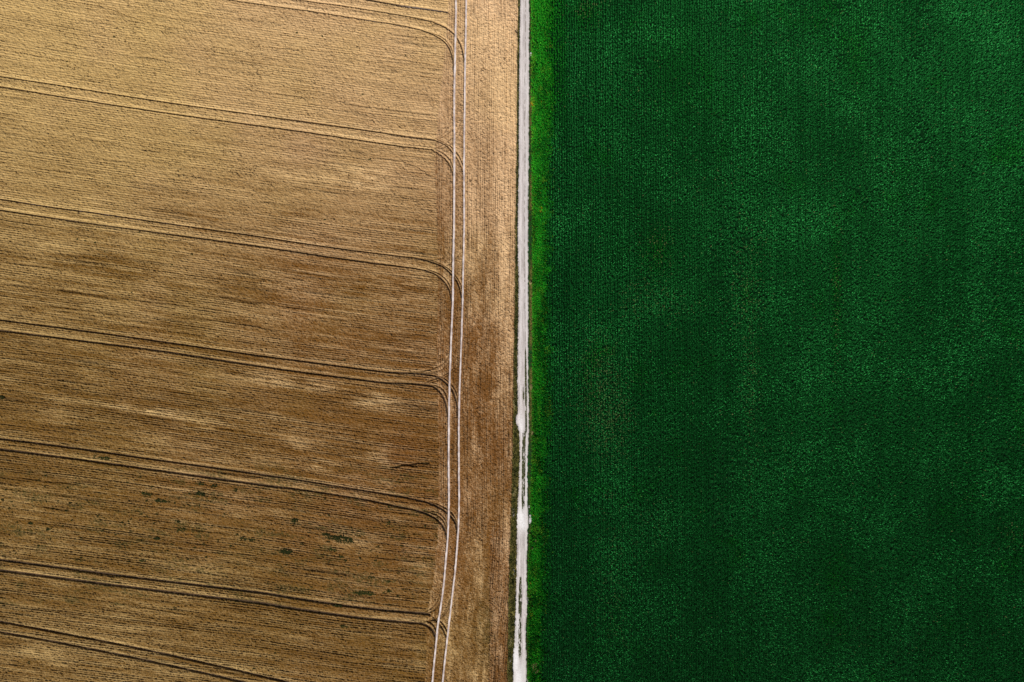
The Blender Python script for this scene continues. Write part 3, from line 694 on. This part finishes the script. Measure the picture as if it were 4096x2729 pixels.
for _ in range(75):
    q = _r.gauss(0, 1); SMALL.append((int(_r.uniform(10, 1650)), 0))
    SMALL[-1] = (SMALL[-1][0], int(2030 + SMALL[-1][0] * .10 + q * 85))
for i, (x, y) in enumerate(SMALL):
    up = y < 1800
    plant('weed_tuft', x, y, blob_set(7 if up else 11, 2.6 if up else 4.5, 600 + i), 'tiny dark weed tuft scattered among the wheat rows, a few pixels wide', 'weeds', M_WEED,
          'tiny weed tufts in the wheat', dens=.3 if not up else .4, ln=.10, wd=.07, hh=.12, z=.2, vr=(.1, .9), seed=600 + i)

# verge plants
VP = [
 (2129,414,[(0,0,5,7),(3,9,4,4)],'yellow flowering clump at the road side of the bright strip, near the top',M_FLOWER,'flowering_plant','flowers'),
 (2168,408,[(0,0,4,4)],'small yellow flowering spot inside the bright green strip',M_FLOWER,'flowering_plant','flowers'),
 (2121,1131,[(0,0,4,7)],'pale straw grass tuft right of the road, halfway down',M_STRAW,'grass_tuft','grass'),
 (2125,1550,[(0,-6,4,5),(3,2,4,4)],'pale straw tuft right of the road beside the first green middle stripe',M_STRAW,'grass_tuft','grass'),
 (2129,1734,[(0,-5,3,4),(1,3,4,4)],'pale straw tuft right of the road where its two ruts part',M_STRAW,'grass_tuft','grass'),
 (2142,2163,[(0,0,5,4)],'straw coloured tuft inside the green strip below the white rubble',M_STRAW,'grass_tuft','grass'),
 (2129,2194,[(0,0,4,5)],'pale tuft in the green strip below the straw coloured one',M_STRAW,'grass_tuft','grass'),
 (2061,1966,[(3,-8,2.5,4),(0,0,3,5),(-4,9,3,5),(-7,15,2,4)],'leaning dry grass plume left of the road above the white rubble',M_STRAW,'grass_tuft','grass'),
 (2043,2562,[(3,-10,2.5,5),(0,0,3,6),(-3,10,3,6)],'long dry grass plume left of the road near the bottom',M_STRAW,'grass_tuft','grass'),
 (2056,1610,[(0,0,3,9),(2,16,3,8)],'ochre dry grass tuft left of the road above the dark rubble',M_STRAW,'grass_tuft','grass'),
 (2165,840,[(0,0,6,12)],'reddish yellow tuft in the bright strip, upper third',M_FLOWER,'flowering_plant','flowers'),
 (2136,2060,[(0,0,5,6),(5,6,4,4)],'rusty flowering clump just above right of the white rubble',M_FLOWER,'flowering_plant','flowers'),
 (2124,2330,[(0,0,6,5)],'olive yellow clump beside the road in the lower green strip',M_FLOWER,'flowering_plant','flowers'),
 (2124,2455,[(0,0,5,8)],'yellow clump beside the road below the grey stones',M_FLOWER,'flowering_plant','flowers'),
 (2136,2660,[(0,0,12,16),(3,20,12,12)],'brown olive weedy clump right of the road at the bottom edge',M_STRAW,'grass_tuft','grass'),
 (2140,2145,[(0,0,9,9)],'dark brownish gap clump in the green strip below the white rubble',M_WEED,'shrub','shrub'),
 (2062,1032,[(0,0,3,6)],'dark shrub left of the road, uppermost of the dark ones',M_WEED,'shrub','shrub'),
 (2065,1200,[(0,0,3,12)],'dark shrub left of the road, halfway down beside the double track bend',M_WEED,'shrub','shrub'),
 (2061,1745,[(0,0,5,6)],'dark round shrub left of the road just below the dark rubble',M_WEED,'shrub','shrub'),
 (2054,1890,[(0,0,5,9),(2,16,4,8)],'olive green shrub left of the road above the leaning plume',M_VERGE,'shrub','shrub'),
 (2050,2330,[(0,0,5,10)],'dark shrub left of the road below the left chalk bulge',M_WEED,'shrub','shrub'),
 (2042,2480,[(0,0,6,16),(1,24,5,10)],'olive green shrub left of the road above the long dry plume',M_VERGE,'shrub','shrub'),
 (2047,2690,[(0,0,6,14)],'olive shrub left of the road at the bottom edge',M_VERGE,'shrub','shrub'),
]
for i, (x, y, bl_, lab, mt, nm, ct) in enumerate(VP):
    plant(nm, x, y, bl_, lab, ct, mt, 'plants on the road verges', dens=.9, ln=.14 if mt is not M_STRAW else .2, wd=.05, hh=.3, z=.10, vr=(.1, .9), seed=800 + i)

# ------------------------------------------------------------------ stones
def stones(name, sx, sy, spots, label, mat, seed):
    r = np.random.default_rng(seed); Vs, Fs, o0 = [], [], 0
    nu, nv = 8, 5
    for dx, dy, rad in spots:
        a = np.linspace(0, 2 * np.pi, nu, endpoint=False); b = np.linspace(0.0, np.pi / 2, nv)
        A, B = np.meshgrid(a, b); k = 1 + r.uniform(-.22, .22, A.shape); k[-1] = k[-1].mean()
        q = rad * S; sq = r.uniform(.6, 1.1)
        x = dx * S + q * k * np.cos(B) * np.cos(A); y = -dy * S + q * sq * k * np.cos(B) * np.sin(A); z = q * .75 * np.sin(B) * k
        Vs.append(np.stack([x, y, z], -1).reshape(-1, 3))
        for i in range(nv - 1):
            for j in range(nu):
                j2 = (j + 1) % nu; Fs.append((o0 + i * nu + j, o0 + i * nu + j2, o0 + (i + 1) * nu + j2, o0 + (i + 1) * nu + j))
        o0 += nu * nv
    o = mesh_obj(name, np.concatenate(Vs), np.array(Fs), mat, smooth=False)
    o.location = (float(wx(sx)), float(wy(sy)), .08)
    return tag(o, label, 'stones')
def heap(n_, rx_, ry_, lo, hi, seed):
    r = random.Random(seed); return [(r.uniform(-.35, .35) * rx_, (k / (n_ - 1) - .5) * ry_ * 1.9 + r.uniform(-.1, .1) * ry_, r.uniform(lo, hi)) for k in range(n_)]
stones('stone_heap', 2126, 219, heap(12, 7, 7, 1.8, 3.4, 1), 'small white stone heap on the verge right of the road near the top', M_STONE, 1)
stones('stone_heap', 2064, 1671, heap(16, 4, 10, 1.2, 2.8, 2), 'grey rubble heap at the left edge of the road, lower half', M_GREY, 2)
stones('stone_heap', 2117, 2026, heap(8, 4, 4, .9, 2.0, 3), 'few white stones at the right road edge just above the big white rubble', M_STONE, 3)
stones('stone_heap', 2122, 2076, heap(46, 9, 15, 1.5, 4.0, 4), 'big white rubble heap bulging from the right edge of the road', M_STONE, 4)
stones('stone_heap', 2054, 2050, heap(34, 6, 16, 1.2, 3.2, 5), 'greyish chalk rubble left of the road opposite the big white rubble', M_GREY, 5)
stones('stone_heap', 2111, 2402, heap(14, 4, 14, 1.0, 2.4, 6), 'grey stones at the right road edge in the lower quarter', M_GREY, 6)
stones('stone_heap', 2041, 2637, heap(26, 7, 9, 1.4, 3.4, 7), 'grey rubble heap between wheat and road near the bottom', M_GREY, 7)
stones('stone_heap', 2057, 2285, heap(22, 4, 20, 1.0, 2.6, 8), 'pale chalk pieces spilling off the left road edge in the lower quarter', M_STONE, 8)
stones('stone_heap', 2110, 2722, heap(16, 5, 6, 1.4, 3.0, 9), 'grey chalk pieces at the right road edge at the bottom of the view', M_GREY, 9)
stones('stone_heap', 2116, 670, heap(5, 2, 4, .7, 1.3, 10), 'tiny pale stones on the right road edge in the upper quarter', M_STONE, 10)

# ------------------------------------------------------------------ dead branch leaning from the wheat edge
P = np.array([(2059,124),(2062,130),(2065,134),(2069,139)], dtype=float)
def tube(P3, rad, k=6):
    Vs = []; P3 = np.array(P3)
    for i, p in enumerate(P3):
        d = P3[min(i + 1, len(P3) - 1)] - P3[max(i - 1, 0)]; d /= np.linalg.norm(d)
        a = np.cross(d, (0, 0, 1)); a /= np.linalg.norm(a); b = np.cross(d, a)
        for j in range(k):
            th = 2 * np.pi * j / k; Vs.append(p + rad[i] * (a * np.cos(th) + b * np.sin(th)))
    F = [(i * k + j, i * k + (j + 1) % k, (i + 1) * k + (j + 1) % k, (i + 1) * k + j) for i in range(len(P3) - 1) for j in range(k)]
    return np.array(Vs), np.array(F)
b1, f1 = tube([(0, 0, .35), (.15, -.26, .42), (.3, -.5, .40), (.5, -.72, .3)], [.03, .055, .06, .04])
b2, f2 = tube([(.14, -.25, .42), (.05, -.5, .5), (.0, -.66, .46)], [.04, .03, .015])
br_ = mesh_obj('dead_branch', np.vstack([b1, b2]), np.vstack([f1, f2 + len(b1)]), M_WOOD)
br_.location = (float(wx(2059)), float(wy(124)), 0)
tag(br_, 'short dark dead branch lying across the wheat edge beside the road near the top', 'branch')
